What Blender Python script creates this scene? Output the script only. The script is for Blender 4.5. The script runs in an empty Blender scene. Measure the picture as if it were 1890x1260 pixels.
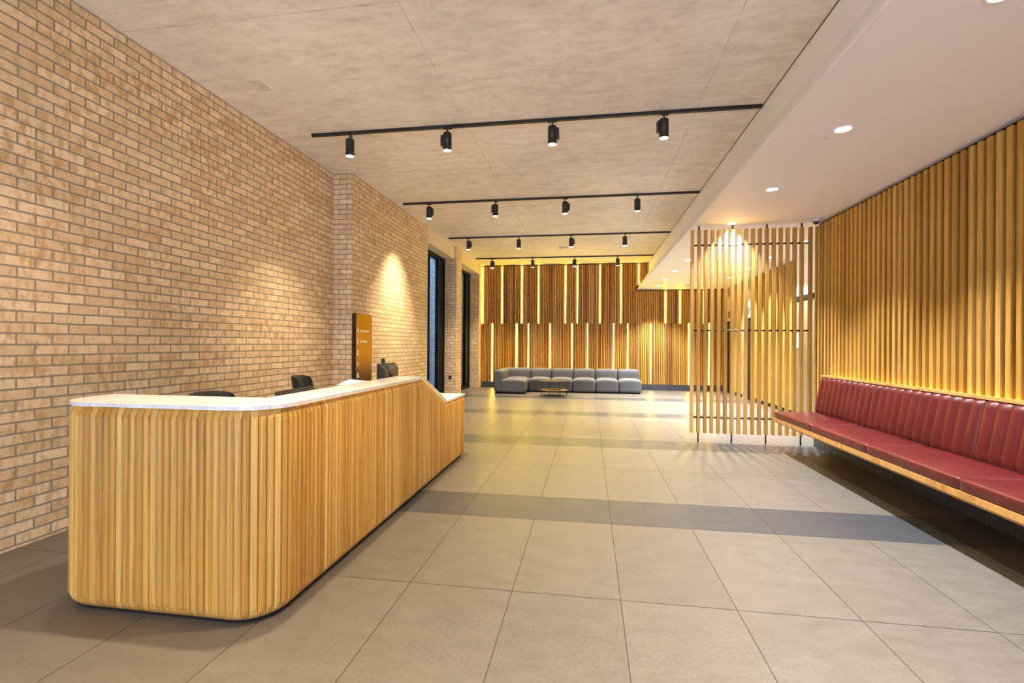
import bpy, math, random
from mathutils import Vector, Matrix
random.seed(7)
PI = math.pi
scn = bpy.context.scene
col = scn.collection

# ------------------------------------------------------------------ camera
cd = bpy.data.cameras.new('camera'); cam = bpy.data.objects.new('camera', cd); col.objects.link(cam)
cd.sensor_width = 36.0; cd.lens = 899.6 / 1890 * 36.0; cd.shift_y = 4.19 / 1890; cd.clip_start = 0.05
cam.matrix_world = (Matrix.Translation((0, 0, 1.395)) @ Matrix.Rotation(0.15668, 4, 'Z')
                    @ Matrix.Rotation(PI / 2, 4, 'X') @ Matrix.Rotation(0.00582, 4, 'Z'))
scn.camera = cam
vs = scn.view_settings
scn.display_settings.display_device = 'sRGB'
vs.view_transform = 'Standard'; vs.look = 'None'; vs.gamma = 1.0; vs.use_curve_mapping = False
vs.exposure = 1.27
scn.cycles.max_bounces = 12; scn.cycles.diffuse_bounces = 7; scn.cycles.glossy_bounces = 4
scn.cycles.sample_clamp_indirect = 6.0
try: scn.cycles.use_denoising = True
except Exception: pass

# ------------------------------------------------------------------ world: blue dusk outside the windows
w = bpy.data.worlds.new('dusk'); scn.world = w; w.use_nodes = True
bg = w.node_tree.nodes['Background']; bg.inputs[0].default_value = (0.26, 0.47, 0.85, 1); bg.inputs[1].default_value = 2.2

# light levels
TRACK_W = 250.0; DOWN_W = 240.0; FILL_W = 110.0
LED_S = 13.0; LED_HIDDEN = 6.0
WARM = (1.0, 0.78, 0.50); NEUT = (0.97, 0.97, 1.0)
LEDC = (1.0, 0.70, 0.034)

# ------------------------------------------------------------------ materials
def mat(name):
    m = bpy.data.materials.new(name); m.use_nodes = True
    nt = m.node_tree; b = nt.nodes['Principled BSDF']
    return m, nt, b
def N(nt, t, **k):
    n = nt.nodes.new(t)
    for a, v in k.items(): setattr(n, a, v)
    return n
def setin(n, **k):
    for a, v in k.items(): n.inputs[a].default_value = v
def ramp(nt, stops, interp='LINEAR'):
    r = N(nt, 'ShaderNodeValToRGB'); e = r.color_ramp.elements; r.color_ramp.interpolation = interp
    while len(e) < len(stops): e.new(0.5)
    for i, (p, c) in enumerate(stops):
        e[i].position = p; e[i].color = (c[0], c[1], c[2], 1) if not isinstance(c, (int, float)) else (c, c, c, 1)
    return r
def mix(nt, a, b, fac, mode='MIX'):
    m = N(nt, 'ShaderNodeMix', data_type='RGBA', blend_type=mode)
    for sock, v in ((m.inputs[0], fac), (m.inputs[6], a), (m.inputs[7], b)):
        if hasattr(v, 'links'): nt.links.new(v, sock)
        elif isinstance(v, (int, float)): sock.default_value = v
        else: sock.default_value = (v[0], v[1], v[2], 1)
    return m.outputs[2]
def math_(nt, op, a, b=0.0):
    m = N(nt, 'ShaderNodeMath', operation=op)
    for s, v in ((m.inputs[0], a), (m.inputs[1], b)):
        if hasattr(v, 'links'): nt.links.new(v, s)
        else: s.default_value = v
    return m.outputs[0]
def bump(nt, b, h, strength=0.3, dist=0.01):
    bp = N(nt, 'ShaderNodeBump'); setin(bp, Strength=strength, Distance=dist)
    nt.links.new(h, bp.inputs['Height']); nt.links.new(bp.outputs[0], b.inputs['Normal'])
def plain(name, c, rough=0.5, metal=0.0, spec=0.5, noise=0.0, nscale=40, bmp=0.0):
    m, nt, b = mat(name)
    b.inputs['Roughness'].default_value = rough; b.inputs['Metallic'].default_value = metal
    b.inputs['Specular IOR Level'].default_value = spec
    t = N(nt, 'ShaderNodeTexCoord'); n = N(nt, 'ShaderNodeTexNoise'); setin(n, Scale=nscale, Detail=4)
    nt.links.new(t.outputs['Object'], n.inputs['Vector'])
    r = ramp(nt, [(0.3, [x * (1 - noise) for x in c]), (0.7, [min(1, x * (1 + noise)) for x in c])])
    nt.links.new(n.outputs['Fac'], r.inputs[0]); nt.links.new(r.outputs[0], b.inputs['Base Color'])
    if bmp: bump(nt, b, n.outputs['Fac'], bmp, 0.002)
    return m
def emit(name, c, s):
    m, nt, b = mat(name)
    b.inputs['Base Color'].default_value = (0.8, 0.8, 0.8, 1)
    b.inputs['Emission Color'].default_value = (*c, 1); b.inputs['Emission Strength'].default_value = s
    return m
def wood(name, tones, rough=0.45, grain=1.0, ring=0.6):
    """long-grain timber, grain along Z, a tone of its own for every slat"""
    m, nt, b = mat(name); b.inputs['Roughness'].default_value = rough
    b.inputs['Specular IOR Level'].default_value = 0.35
    t = N(nt, 'ShaderNodeTexCoord'); g = N(nt, 'ShaderNodeNewGeometry'); oi = N(nt, 'ShaderNodeObjectInfo')
    rnd = math_(nt, 'FRACT', math_(nt, 'ADD', g.outputs['Random Per Island'], oi.outputs['Random']))
    off = N(nt, 'ShaderNodeCombineXYZ')
    nt.links.new(math_(nt, 'MULTIPLY', rnd, 17.0), off.inputs[0]); nt.links.new(math_(nt, 'MULTIPLY', rnd, 31.0), off.inputs[2])
    va = N(nt, 'ShaderNodeVectorMath', operation='ADD')
    nt.links.new(t.outputs['Object'], va.inputs[0]); nt.links.new(off.outputs[0], va.inputs[1])
    mp = N(nt, 'ShaderNodeMapping'); mp.inputs['Scale'].default_value = (60 * grain, 60 * grain, 1.6)
    nt.links.new(va.outputs[0], mp.inputs['Vector'])
    n1 = N(nt, 'ShaderNodeTexNoise'); setin(n1, Scale=1.0, Detail=5, Roughness=0.6, Distortion=0.4)
    nt.links.new(mp.outputs[0], n1.inputs['Vector'])
    mp2 = N(nt, 'ShaderNodeMapping'); mp2.inputs['Scale'].default_value = (26 * grain, 26 * grain, 0.9)
    nt.links.new(va.outputs[0], mp2.inputs['Vector'])
    wv = N(nt, 'ShaderNodeTexWave', wave_type='RINGS', rings_direction='Z'); setin(wv, Scale=1.1, Distortion=6.0, Detail=2, **{'Detail Scale': 1.2})
    nt.links.new(mp2.outputs[0], wv.inputs['Vector'])
    k = len(tones)
    r = ramp(nt, [((i + 0.0) / (k - 1), tones[i]) for i in range(k)])
    nt.links.new(rnd, r.inputs[0])
    g1 = ramp(nt, [(0.25, 0.66), (0.7, 1.12)]); nt.links.new(n1.outputs['Fac'], g1.inputs[0])
    c1 = mix(nt, r.outputs[0], g1.outputs[0], 0.75, 'MULTIPLY')
    g2 = ramp(nt, [(0.0, (0.60, 0.46, 0.32)), (0.30, (1, 1, 1))]); nt.links.new(wv.outputs['Fac'], g2.inputs[0])
    c2 = mix(nt, c1, g2.outputs[0], ring, 'MULTIPLY')
    nt.links.new(c2, b.inputs['Base Color'])
    bump(nt, b, n1.outputs['Fac'], 0.12, 0.002)
    return m
def brick(name, c1, c2, mortar, stain=0.7):
    m, nt, b = mat(name); b.inputs['Roughness'].default_value = 0.85; b.inputs['Specular IOR Level'].default_value = 0.25
    uv = N(nt, 'ShaderNodeUVMap'); uv.uv_map = 'UVMap'
    wob = N(nt, 'ShaderNodeTexNoise'); setin(wob, Scale=9.0, Detail=2)
    nt.links.new(uv.outputs[0], wob.inputs['Vector'])
    sub = N(nt, 'ShaderNodeVectorMath', operation='SUBTRACT'); sub.inputs[1].default_value = (0.5, 0.5, 0.5)
    nt.links.new(wob.outputs['Color'], sub.inputs[0])
    sc = N(nt, 'ShaderNodeVectorMath', operation='SCALE'); sc.inputs['Scale'].default_value = 0.009
    nt.links.new(sub.outputs[0], sc.inputs[0])
    ad = N(nt, 'ShaderNodeVectorMath', operation='ADD'); nt.links.new(uv.outputs[0], ad.inputs[0]); nt.links.new(sc.outputs[0], ad.inputs[1])
    br = N(nt, 'ShaderNodeTexBrick', offset=0.5, offset_frequency=2, squash=1.0)
    setin(br, Scale=1.0, Color1=(*c1, 1), Color2=(*c2, 1), Mortar=(*mortar, 1))
    br.inputs['Mortar Size'].default_value = 0.0068; br.inputs['Mortar Smooth'].default_value = 0.2
    br.inputs['Bias'].default_value = 0.0; br.inputs['Brick Width'].default_value = 0.2225; br.inputs['Row Height'].default_value = 0.075
    nt.links.new(ad.outputs[0], br.inputs['Vector'])
    # iron stains: short vertical smears inside the bricks
    mp = N(nt, 'ShaderNodeMapping'); mp.inputs['Scale'].default_value = (19, 8, 1); nt.links.new(uv.outputs[0], mp.inputs['Vector'])
    n1 = N(nt, 'ShaderNodeTexNoise'); setin(n1, Scale=1.0, Detail=5, Roughness=0.65); nt.links.new(mp.outputs[0], n1.inputs['Vector'])
    mp3 = N(nt, 'ShaderNodeMapping'); mp3.inputs['Scale'].default_value = (1.3, 1.6, 1); nt.links.new(uv.outputs[0], mp3.inputs['Vector'])
    n3 = N(nt, 'ShaderNodeTexNoise'); setin(n3, Scale=1.0, Detail=2); nt.links.new(mp3.outputs[0], n3.inputs['Vector'])
    r1 = ramp(nt, [(0.46, 0.0), (0.59, 1.0)]); nt.links.new(n1.outputs['Fac'], r1.inputs[0])
    r3 = ramp(nt, [(0.35, 0.35), (0.65, 1.0)]); nt.links.new(n3.outputs['Fac'], r3.inputs[0])
    f = math_(nt, 'MULTIPLY', math_(nt, 'MULTIPLY', r1.outputs[0], r3.outputs[0]), stain)
    # brick-only mask
    inv = math_(nt, 'SUBTRACT', 1.0, br.outputs['Fac'])
    f = math_(nt, 'MULTIPLY', f, inv)
    n2 = N(nt, 'ShaderNodeTexNoise'); setin(n2, Scale=7.0, Detail=3); nt.links.new(uv.outputs[0], n2.inputs['Vector'])
    r2 = ramp(nt, [(0.4, (0.60, 0.32, 0.09)), (0.6, (0.44, 0.29, 0.10))]); nt.links.new(n2.outputs['Fac'], r2.inputs[0])
    c = mix(nt, br.outputs['Color'], r2.outputs[0], f)
    n4 = N(nt, 'ShaderNodeTexNoise'); setin(n4, Scale=160.0, Detail=3); nt.links.new(uv.outputs[0], n4.inputs['Vector'])
    g = ramp(nt, [(0.3, 0.82), (0.7, 1.08)]); nt.links.new(n4.outputs['Fac'], g.inputs[0])
    c = mix(nt, c, g.outputs[0], 0.8, 'MULTIPLY')
    nt.links.new(c, b.inputs['Base Color'])
    h = math_(nt, 'ADD', math_(nt, 'MULTIPLY', inv, 1.0), math_(nt, 'MULTIPLY', n4.outputs['Fac'], 0.25))
    bump(nt, b, h, 0.8, 0.008)
    return m
def concrete(name):
    m, nt, b = mat(name); b.inputs['Roughness'].default_value = 0.8; b.inputs['Specular IOR Level'].default_value = 0.2
    t = N(nt, 'ShaderNodeTexCoord'); sp = N(nt, 'ShaderNodeSeparateXYZ'); nt.links.new(t.outputs['Object'], sp.inputs[0])
    mp = N(nt, 'ShaderNodeMapping'); mp.inputs['Scale'].default_value = (1.5, 5, 1); nt.links.new(t.outputs['Object'], mp.inputs['Vector'])
    n1 = N(nt, 'ShaderNodeTexNoise'); setin(n1, Scale=2.2, Detail=9, Roughness=0.78, Distortion=0.2); nt.links.new(mp.outputs[0], n1.inputs['Vector'])
    n2 = N(nt, 'ShaderNodeTexNoise'); setin(n2, Scale=0.55, Detail=3); nt.links.new(t.outputs['Object'], n2.inputs['Vector'])
    n3 = N(nt, 'ShaderNodeTexNoise'); setin(n3, Scale=5, Detail=6, Roughness=0.7); nt.links.new(t.outputs['Object'], n3.inputs['Vector'])
    r1 = ramp(nt, [(0.30, (0.66, 0.605, 0.545)), (0.48, (0.83, 0.775, 0.71)), (0.68, (0.93, 0.88, 0.82))]); nt.links.new(n1.outputs['Fac'], r1.inputs[0])
    r2 = ramp(nt, [(0.3, 0.86), (0.7, 1.06)]); nt.links.new(n2.outputs['Fac'], r2.inputs[0])
    c = mix(nt, r1.outputs[0], r2.outputs[0], 1.0, 'MULTIPLY')
    r3 = ramp(nt, [(0.3, 0.80), (0.5, 1.0)]); nt.links.new(n3.outputs['Fac'], r3.inputs[0])
    c = mix(nt, c, r3.outputs[0], 0.7, 'MULTIPLY')
    # formwork joints
    def line(coord, pos, wdt):
        d = math_(nt, 'ABSOLUTE', math_(nt, 'SUBTRACT', coord, pos))
        return math_(nt, 'LESS_THAN', d, wdt)
    wobx = math_(nt, 'ADD', sp.outputs[0], math_(nt, 'MULTIPLY', n3.outputs['Fac'], 0.012))
    woby = math_(nt, 'ADD', sp.outputs[1], math_(nt, 'MULTIPLY', n3.outputs['Fac'], 0.012))
    tot = None
    for crd, lst, wd in ((wobx, (-1.41, 1.14), 0.006), (woby, (0.05, 3.45, 6.9, 10.35, 13.8), 0.006), (woby, (5.86, 8.95, 11.83, 1.7), 0.003)):
        for p in lst:
            l = line(crd, p, wd); tot = l if tot is None else math_(nt, 'MAXIMUM', tot, l)
    brk = ramp(nt, [(0.40, 0.05), (0.62, 0.5)]); nt.links.new(n3.outputs['Fac'], brk.inputs[0])
    c = mix(nt, c, (0.22, 0.17, 0.14), math_(nt, 'MULTIPLY', tot, brk.outputs[0]))
    # a paler repair patch with an edge, and its smudge
    def inside(x0, x1, y0, y1):
        a = math_(nt, 'MULTIPLY', math_(nt, 'GREATER_THAN', wobx, x0), math_(nt, 'LESS_THAN', wobx, x1))
        d = math_(nt, 'MULTIPLY', math_(nt, 'GREATER_THAN', woby, y0), math_(nt, 'LESS_THAN', woby, y1))
        return math_(nt, 'MULTIPLY', a, d)
    c = mix(nt, c, (0.86, 0.81, 0.74), math_(nt, 'MULTIPLY', inside(-3.25, -2.61, 4.17, 4.70), 0.5))
    c = mix(nt, c, (0.36, 0.30, 0.26), math_(nt, 'MULTIPLY', math_(nt, 'MULTIPLY', inside(-3.30, -3.16, 4.28, 4.48), brk.outputs[0]), 1.0))
    nt.links.new(c, b.inputs['Base Color'])
    bump(nt, b, n1.outputs['Fac'], 0.15, 0.01)
    return m
def tilemat(name, ca, cb, rough):
    m, nt, b = mat(name); b.inputs['Specular IOR Level'].default_value = 0.5
    t = N(nt, 'ShaderNodeTexCoord'); g = N(nt, 'ShaderNodeNewGeometry')
    mp = N(nt, 'ShaderNodeMapping'); mp.inputs['Scale'].default_value = (2.5, 5, 1); nt.links.new(t.outputs['Object'], mp.inputs['Vector'])
    n1 = N(nt, 'ShaderNodeTexNoise'); setin(n1, Scale=2.0, Detail=8, Roughness=0.75, Distortion=0.1); nt.links.new(mp.outputs[0], n1.inputs['Vector'])
    n2 = N(nt, 'ShaderNodeTexNoise'); setin(n2, Scale=55, Detail=5, Roughness=0.7); nt.links.new(t.outputs['Object'], n2.inputs['Vector'])
    r1 = ramp(nt, [(0.15, ca), (0.85, cb)]); nt.links.new(n1.outputs['Fac'], r1.inputs[0])
    r2 = ramp(nt, [(0.3, 0.74), (0.7, 1.14)]); nt.links.new(n2.outputs['Fac'], r2.inputs[0])
    c = mix(nt, r1.outputs[0], r2.outputs[0], 0.8, 'MULTIPLY')
    r3 = ramp(nt, [(0, 0.94), (1, 1.05)]); nt.links.new(g.outputs['Random Per Island'], r3.inputs[0])
    c = mix(nt, c, r3.outputs[0], 1.0, 'MULTIPLY')
    nt.links.new(c, b.inputs['Base Color'])
    rr = ramp(nt, [(0.3, rough - 0.05), (0.7, rough + 0.07)]); nt.links.new(n1.outputs['Fac'], rr.inputs[0])
    nt.links.new(rr.outputs[0], b.inputs['Roughness'])
    bump(nt, b, n2.outputs['Fac'], 0.05, 0.002)
    return m
def marble(name):
    m, nt, b = mat(name); b.inputs['Roughness'].default_value = 0.12
    t = N(nt, 'ShaderNodeTexCoord'); n = N(nt, 'ShaderNodeTexNoise'); setin(n, Scale=3.5, Detail=7, Roughness=0.6, Distortion=1.6)
    mp = N(nt, 'ShaderNodeMapping'); mp.inputs['Scale'].default_value = (1, 2.4, 1); mp.inputs['Rotation'].default_value = (0, 0, 0.5)
    nt.links.new(t.outputs['Object'], mp.inputs['Vector']); nt.links.new(mp.outputs[0], n.inputs['Vector'])
    r = ramp(nt, [(0.30, (0.58, 0.59, 0.62)), (0.45, (0.78, 0.79, 0.81)), (0.49, (0.66, 0.67, 0.70)), (0.53, (0.82, 0.83, 0.85)), (0.75, (0.84, 0.85, 0.87))])
    nt.links.new(n.outputs['Fac'], r.inputs[0]); nt.links.new(r.outputs[0], b.inputs['Base Color'])
    return m
def leather(name):
    m, nt, b = mat(name); b.inputs['Roughness'].default_value = 0.33; b.inputs['Specular IOR Level'].default_value = 0.6
    t = N(nt, 'ShaderNodeTexCoord')
    v = N(nt, 'ShaderNodeTexVoronoi'); setin(v, Scale=420); nt.links.new(t.outputs['Object'], v.inputs['Vector'])
    n = N(nt, 'ShaderNodeTexNoise'); setin(n, Scale=5, Detail=4); nt.links.new(t.outputs['Object'], n.inputs['Vector'])
    r = ramp(nt, [(0.3, (0.080, 0.006, 0.007)), (0.7, (0.112, 0.010, 0.010))]); nt.links.new(n.outputs['Fac'], r.inputs[0])
    nt.links.new(r.outputs[0], b.inputs['Base Color'])
    h = math_(nt, 'ADD', math_(nt, 'MULTIPLY', v.outputs['Distance'], 0.15), n.outputs['Fac']); bump(nt, b, h, 0.25, 0.006)
    return m
M = {}
M['brick'] = brick('buff_brick', (0.93, 0.75, 0.51), (0.73, 0.54, 0.33), (0.35, 0.30, 0.22))
M['brick_out'] = brick('outside_brick', (0.58, 0.50, 0.42), (0.48, 0.41, 0.34), (0.24, 0.22, 0.20), 0.3)
M['concrete'] = concrete('cast_concrete')
M['white'] = plain('white_paint', (0.88, 0.88, 0.90), 0.55, noise=0.010, nscale=2)
M['beam'] = plain('cream_paint', (0.72, 0.64, 0.53), 0.6, noise=0.02, nscale=3)
M['tile'] = tilemat('stone_tile', (0.088, 0.080, 0.069), (0.134, 0.122, 0.105), 0.36)
M['tile_dark'] = tilemat('slate_tile', (0.043, 0.047, 0.054), (0.053, 0.058, 0.067), 0.33)
M['grout'] = plain('grout', (0.035, 0.03, 0.025), 0.9)
WT = [(0.40, 0.205, 0.035), (0.60, 0.34, 0.07), (0.47, 0.25, 0.04), (0.68, 0.41, 0.11), (0.52, 0.285, 0.05), (0.62, 0.34, 0.06)]
M['slat'] = wood('larch_slat', WT)
BT = [(0.46, 0.20, 0.025), (0.74, 0.38, 0.04), (0.30, 0.11, 0.02), (0.74, 0.44, 0.14), (0.58, 0.27, 0.02), (0.76, 0.34, 0.03), (0.36, 0.16, 0.05)]
M['slat_back'] = wood('red_larch_slat', BT)
M['oak'] = wood('pale_oak', [(0.52, 0.27, 0.055), (0.74, 0.44, 0.11), (0.60, 0.32, 0.07), (0.82, 0.53, 0.16), (0.56, 0.28, 0.055), (0.72, 0.41, 0.09)], 0.42, ring=0.55)
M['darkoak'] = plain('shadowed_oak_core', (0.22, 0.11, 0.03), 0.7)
M['oak_slab'] = wood('oak_slab', [(0.62, 0.34, 0.10), (0.62, 0.34, 0.10)], 0.4, 0.35, 0.5)
M['black'] = plain('black_metal', (0.012, 0.012, 0.013), 0.38)
M['blackgap'] = plain('black_backing', (0.010, 0.008, 0.006), 0.9)
M['frame'] = plain('dark_frame', (0.003, 0.007, 0.013), 0.6, spec=0.12)
M['grey_rib'] = plain('grey_skirting', (0.05, 0.053, 0.06), 0.4)
M['marble'] = marble('white_marble')
M['leather'] = leather('red_leather')
M['seam'] = plain('dark_seam', (0.05, 0.008, 0.008), 0.6)
M['fabric'] = plain('grey_wool', (0.115, 0.12, 0.132), 0.95, spec=0.15, noise=0.12, nscale=300, bmp=0.3)
M['plastic'] = plain('black_plastic', (0.018, 0.018, 0.018), 0.4)
M['housing'] = plain('dark_housing', (0.035, 0.03, 0.024), 0.42)
M['chairmesh'] = plain('chair_mesh', (0.02, 0.021, 0.022), 0.8, noise=0.2, nscale=500)
M['grey_metal'] = plain('grey_metal', (0.35, 0.35, 0.35), 0.35, 0.8)
M['paper'] = plain('paper', (0.75, 0.76, 0.80), 0.6)
M['signglass'] = plain('sign_glass', (0.17, 0.072, 0.016), 0.20, 0.85)
M['letters'] = plain('white_letters', (0.85, 0.82, 0.75), 0.4)
M['liftdoor'] = plain('dark_lift_door', (0.006, 0.005, 0.005), 0.6, spec=0.1)
M['tan'] = plain('tan_panel', (0.55, 0.44, 0.30), 0.4)
M['doorgrey'] = plain('olive_door', (0.16, 0.13, 0.075), 0.5)
M['tabletop'] = plain('dark_tabletop', (0.02, 0.022, 0.024), 0.6, spec=0.2)
M['tablewood'] = plain('table_shelf_wood', (0.42, 0.20, 0.09), 0.4, noise=0.1)
M['camwhite'] = plain('camera_white', (0.55, 0.55, 0.56), 0.3)
M['camgrey'] = plain('camera_lens', (0.03, 0.03, 0.03), 0.15)
M['lens'] = emit('lamp_lens', (1.0, 0.93, 0.82), 14.0)
M['dl_lens'] = emit('downlight_lens', (1.0, 0.95, 0.90), 12.0)
M['led'] = emit('led_strip', LEDC, LED_S)
M['led_hidden'] = emit('led_tape', (1.0, 0.68, 0.05), LED_HIDDEN)
M['desk_glow'] = emit('desk_bevel_glow', (1.0, 0.55, 0.03), 0.42)  # dim emission, stands in for the gold light on the desk bevels
m, nt, b = mat('window_glass'); b.inputs['Base Color'].default_value = (0.75, 0.87, 1, 1); b.inputs['Roughness'].default_value = 0.0
b.inputs['Transmission Weight'].default_value = 1.0; b.inputs['IOR'].default_value = 1.02; M['glass'] = m

# ------------------------------------------------------------------ mesh helpers
class MB:
    def __init__(s): s.v = []; s.f = []; s.m = []; s.mi = 0; s.sm = []; s.smooth = False
    def face(s, idx): s.f.append(tuple(idx)); s.m.append(s.mi); s.sm.append(s.smooth)
    def add(s, vs, fs):
        o = len(s.v); s.v += [tuple(p) for p in vs]
        for f in fs: s.face([o + i for i in f])
        return s
    def box(s, x0, x1, y0, y1, z0, z1):
        return s.add([(x0, y0, z0), (x1, y0, z0), (x1, y1, z0), (x0, y1, z0), (x0, y0, z1), (x1, y0, z1), (x1, y1, z1), (x0, y1, z1)],
                     [(0, 3, 2, 1), (4, 5, 6, 7), (0, 1, 5, 4), (1, 2, 6, 5), (2, 3, 7, 6), (3, 0, 4, 7)])
    def prism(s, poly, axis, a, b):
        """poly: counter-clockwise 2D outline; axis 'x': (y,z), 'y': (x,z), 'z': (x,y)"""
        n = len(poly)
        def P(p, t): return (t, p[0], p[1]) if axis == 'x' else ((p[0], t, p[1]) if axis == 'y' else (p[0], p[1], t))
        vs = [P(p, a) for p in poly] + [P(p, b) for p in poly]
        fs = [tuple(range(n))[::-1], tuple(range(n, 2 * n))] + [(i, (i + 1) % n, n + (i + 1) % n, n + i) for i in range(n)]
        if axis == 'y': fs = [f[::-1] for f in fs]
        return s.add(vs, fs)
    def tube(s, p0, p1, r0, r1=None, n=20, caps=True):
        r1 = r0 if r1 is None else r1
        p0 = Vector(p0); p1 = Vector(p1); d = (p1 - p0).normalized()
        u = d.orthogonal().normalized(); v = d.cross(u)
        vs = [p0 + (u * math.cos(2 * PI * i / n) + v * math.sin(2 * PI * i / n)) * r0 for i in range(n)] + \
             [p1 + (u * math.cos(2 * PI * i / n) + v * math.sin(2 * PI * i / n)) * r1 for i in range(n)]
        sm = s.smooth; o = len(s.v); s.v += [tuple(p) for p in vs]
        s.smooth = n > 6
        for i in range(n): s.face([o + i, o + (i + 1) % n, o + n + (i + 1) % n, o + n + i])
        s.smooth = False
        if caps: s.face([o + i for i in range(n)][::-1]); s.face([o + n + i for i in range(n)])
        s.smooth = sm
        return s
    def lathe(s, prof, c=(0, 0), n=24):
        o = len(s.v)
        for r, z in prof:
            for i in range(n): s.v.append((c[0] + r * math.cos(2 * PI * i / n), c[1] + r * math.sin(2 * PI * i / n), z))
        sm = s.smooth; s.smooth = True
        for k in range(len(prof) - 1):
            for i in range(n): s.face([o + k * n + i, o + k * n + (i + 1) % n, o + (k + 1) * n + (i + 1) % n, o + (k + 1) * n + i])
        s.smooth = sm
        return s
    def rbox(s, c, h, r, seg=8, fn=None):
        """rounded box, centre c, half sizes h, corner radius r, fn(p, unit)->p extra shaping"""
        o = len(s.v); idx = {}
        sm = s.smooth; s.smooth = True
        def key(i, j, k): 
            if (i, j, k) not in idx:
                p = []
                for t, hh in zip((i, j, k), h):
                    u = t / seg * 2 - 1
                    # denser sampling toward the edges
                    u = math.sin(u * PI / 2)
                    p.append(u)
                P = [p[a] * h[a] for a in range(3)]
                q = [max(-(h[a] - r), min(h[a] - r, P[a])) for a in range(3)]
                d = Vector([P[a] - q[a] for a in range(3)])
                if d.length > 1e-9:
                    on = d.normalized() * r; P = [q[a] + on[a] for a in range(3)]
                if fn: P = fn(P, p)
                idx[(i, j, k)] = len(s.v); s.v.append((c[0] + P[0], c[1] + P[1], c[2] + P[2]))
            return idx[(i, j, k)]
        for a in range(3):
            for side in (0, seg):
                for i in range(seg):
                    for j in range(seg):
                        cs = [(i, j), (i + 1, j), (i + 1, j + 1), (i, j + 1)]
                        q = []
                        for (x, y) in cs:
                            t = [x, y]; t.insert(a, side); q.append(key(*t))
                        flip = (side == 0) ^ (a == 1)
                        s.face(q[::-1] if flip else q)
        s.smooth = sm
        return s
    def build(s, name, mats, parent=None, origin=None):
        o3 = Vector(origin) if origin is not None else (Vector(parent['_o']) if parent is not None and '_o' in parent else Vector((0, 0, 0)))
        me = bpy.data.meshes.new(name)
        me.from_pydata([tuple(Vector(p) - o3) for p in s.v], [], s.f); me.update()
        mats = mats if isinstance(mats, (list, tuple)) else [mats]
        for k in mats: me.materials.append(M[k])
        for i, p in enumerate(me.polygons): p.material_index = s.m[i]; p.use_smooth = s.sm[i]
        if any(k.startswith('brick') for k in mats):
            uv = me.uv_layers.new(name='UVMap')
            for p in me.polygons:
                n = p.normal
                for li in p.loop_indices:
                    q = me.vertices[me.loops[li].vertex_index].co + o3
                    if abs(n.x) > 0.7: uv.data[li].uv = (q.y - 0.156, q.z - 0.02)
                    elif abs(n.y) > 0.7: uv.data[li].uv = (q.x + 3.82, q.z - 0.02)
                    else: uv.data[li].uv = (q.x, q.y)
        ob = bpy.data.objects.new(name, me); col.objects.link(ob)
        if parent is not None: ob.parent = parent
        elif origin is not None: ob.location = o3
        return ob
def tag(o, label=None, cat=None, group=None, kind=None):
    if label: o['label'] = label
    if cat: o['category'] = cat
    if group: o['group'] = group
    if kind: o['kind'] = kind
    return o
def struct(name, mb, mats, parent=None):
    o = mb.build(name, mats, parent)
    if parent is None: o['kind'] = 'structure'
    return o
def empty(name, loc, label=None, cat=None, group=None):
    e = bpy.data.objects.new(name, None); col.objects.link(e); e.location = loc; e.empty_display_size = 0.1
    e['_o'] = (float(loc[0]), float(loc[1]), float(loc[2]))
    return tag(e, label, cat, group)
def copy_tree(o, parent=None):
    c = o.copy(); col.objects.link(c); c.parent = parent
    for ch in list(o.children): copy_tree(ch, c)
    return c
def lamp(kind, name, loc, W, c, parent=None, **k):
    l = bpy.data.lights.new(name, kind); l.energy = W; l.color = c
    for a, v in k.items(): setattr(l, a, v)
    o = bpy.data.objects.new(name, l); col.objects.link(o); o.location = loc
    if parent is not None: o.parent = parent
    return o

# ------------------------------------------------------------------ the shell
H1 = 3.93; SOF = 3.09; YB = -5.0; YE = 15.6
# floor of 0.6 m wide tiles with darker courses
fl = MB(); fl.mi = 2; fl.box(-3.9, 4.3, YB, YE + 0.2, -0.05, -0.0015)
GAP = 0.0022
rows = []
base = 3.86
for n in range(-4, 6):
    y0 = base + 2.86 * n
    rows.append((y0, y0 + 0.58, 1)); rows.append((y0 + 0.58, y0 + 1.72, 0)); rows.append((y0 + 1.72, y0 + 2.86, 0))
for (y0, y1, dark) in rows:
    y0 = max(y0, YB); y1 = min(y1, YE + 0.1)
    if y1 - y0 < 0.02: continue
    wd = 1.2 if dark else 0.6
    x = -1.021 - wd * math.ceil(2.9 / wd)
    while x < 4.2:
        a = max(x, -3.85); b2 = min(x + wd, 4.25)
        if b2 - a > 0.02:
            fl.mi = 1 if dark else 0
            fl.add([(a + GAP, y0 + GAP, 0), (b2 - GAP, y0 + GAP, 0), (b2 - GAP, y1 - GAP, 0), (a + GAP, y1 - GAP, 0)], [(0, 1, 2, 3)])
        x += wd
struct('floor', fl, ['tile', 'tile_dark', 'grout'])
# concrete slab ceiling
struct('ceiling', MB().box(-4.1, 1.795, YB, YE + 0.3, H1, H1 + 0.3), 'concrete')
# plastered bulkhead and lowered ceiling on the right
bk = MB().prism([(1.80, H1 + 0.3), (1.80, 3.62), (1.452, SOF + 0.012), (1.452, SOF), (4.3, SOF), (4.3, H1 + 0.3)], 'y', YB, YE + 0.3)
struct('ceiling', bk, 'white')
struct('shadow_gap_strip', MB().box(1.794, 1.7995, YB, YE, H1 - 0.004, H1 + 0.01), 'blackgap')  # dark strip drawn in place of the shadow gap along the bulkhead
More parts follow.
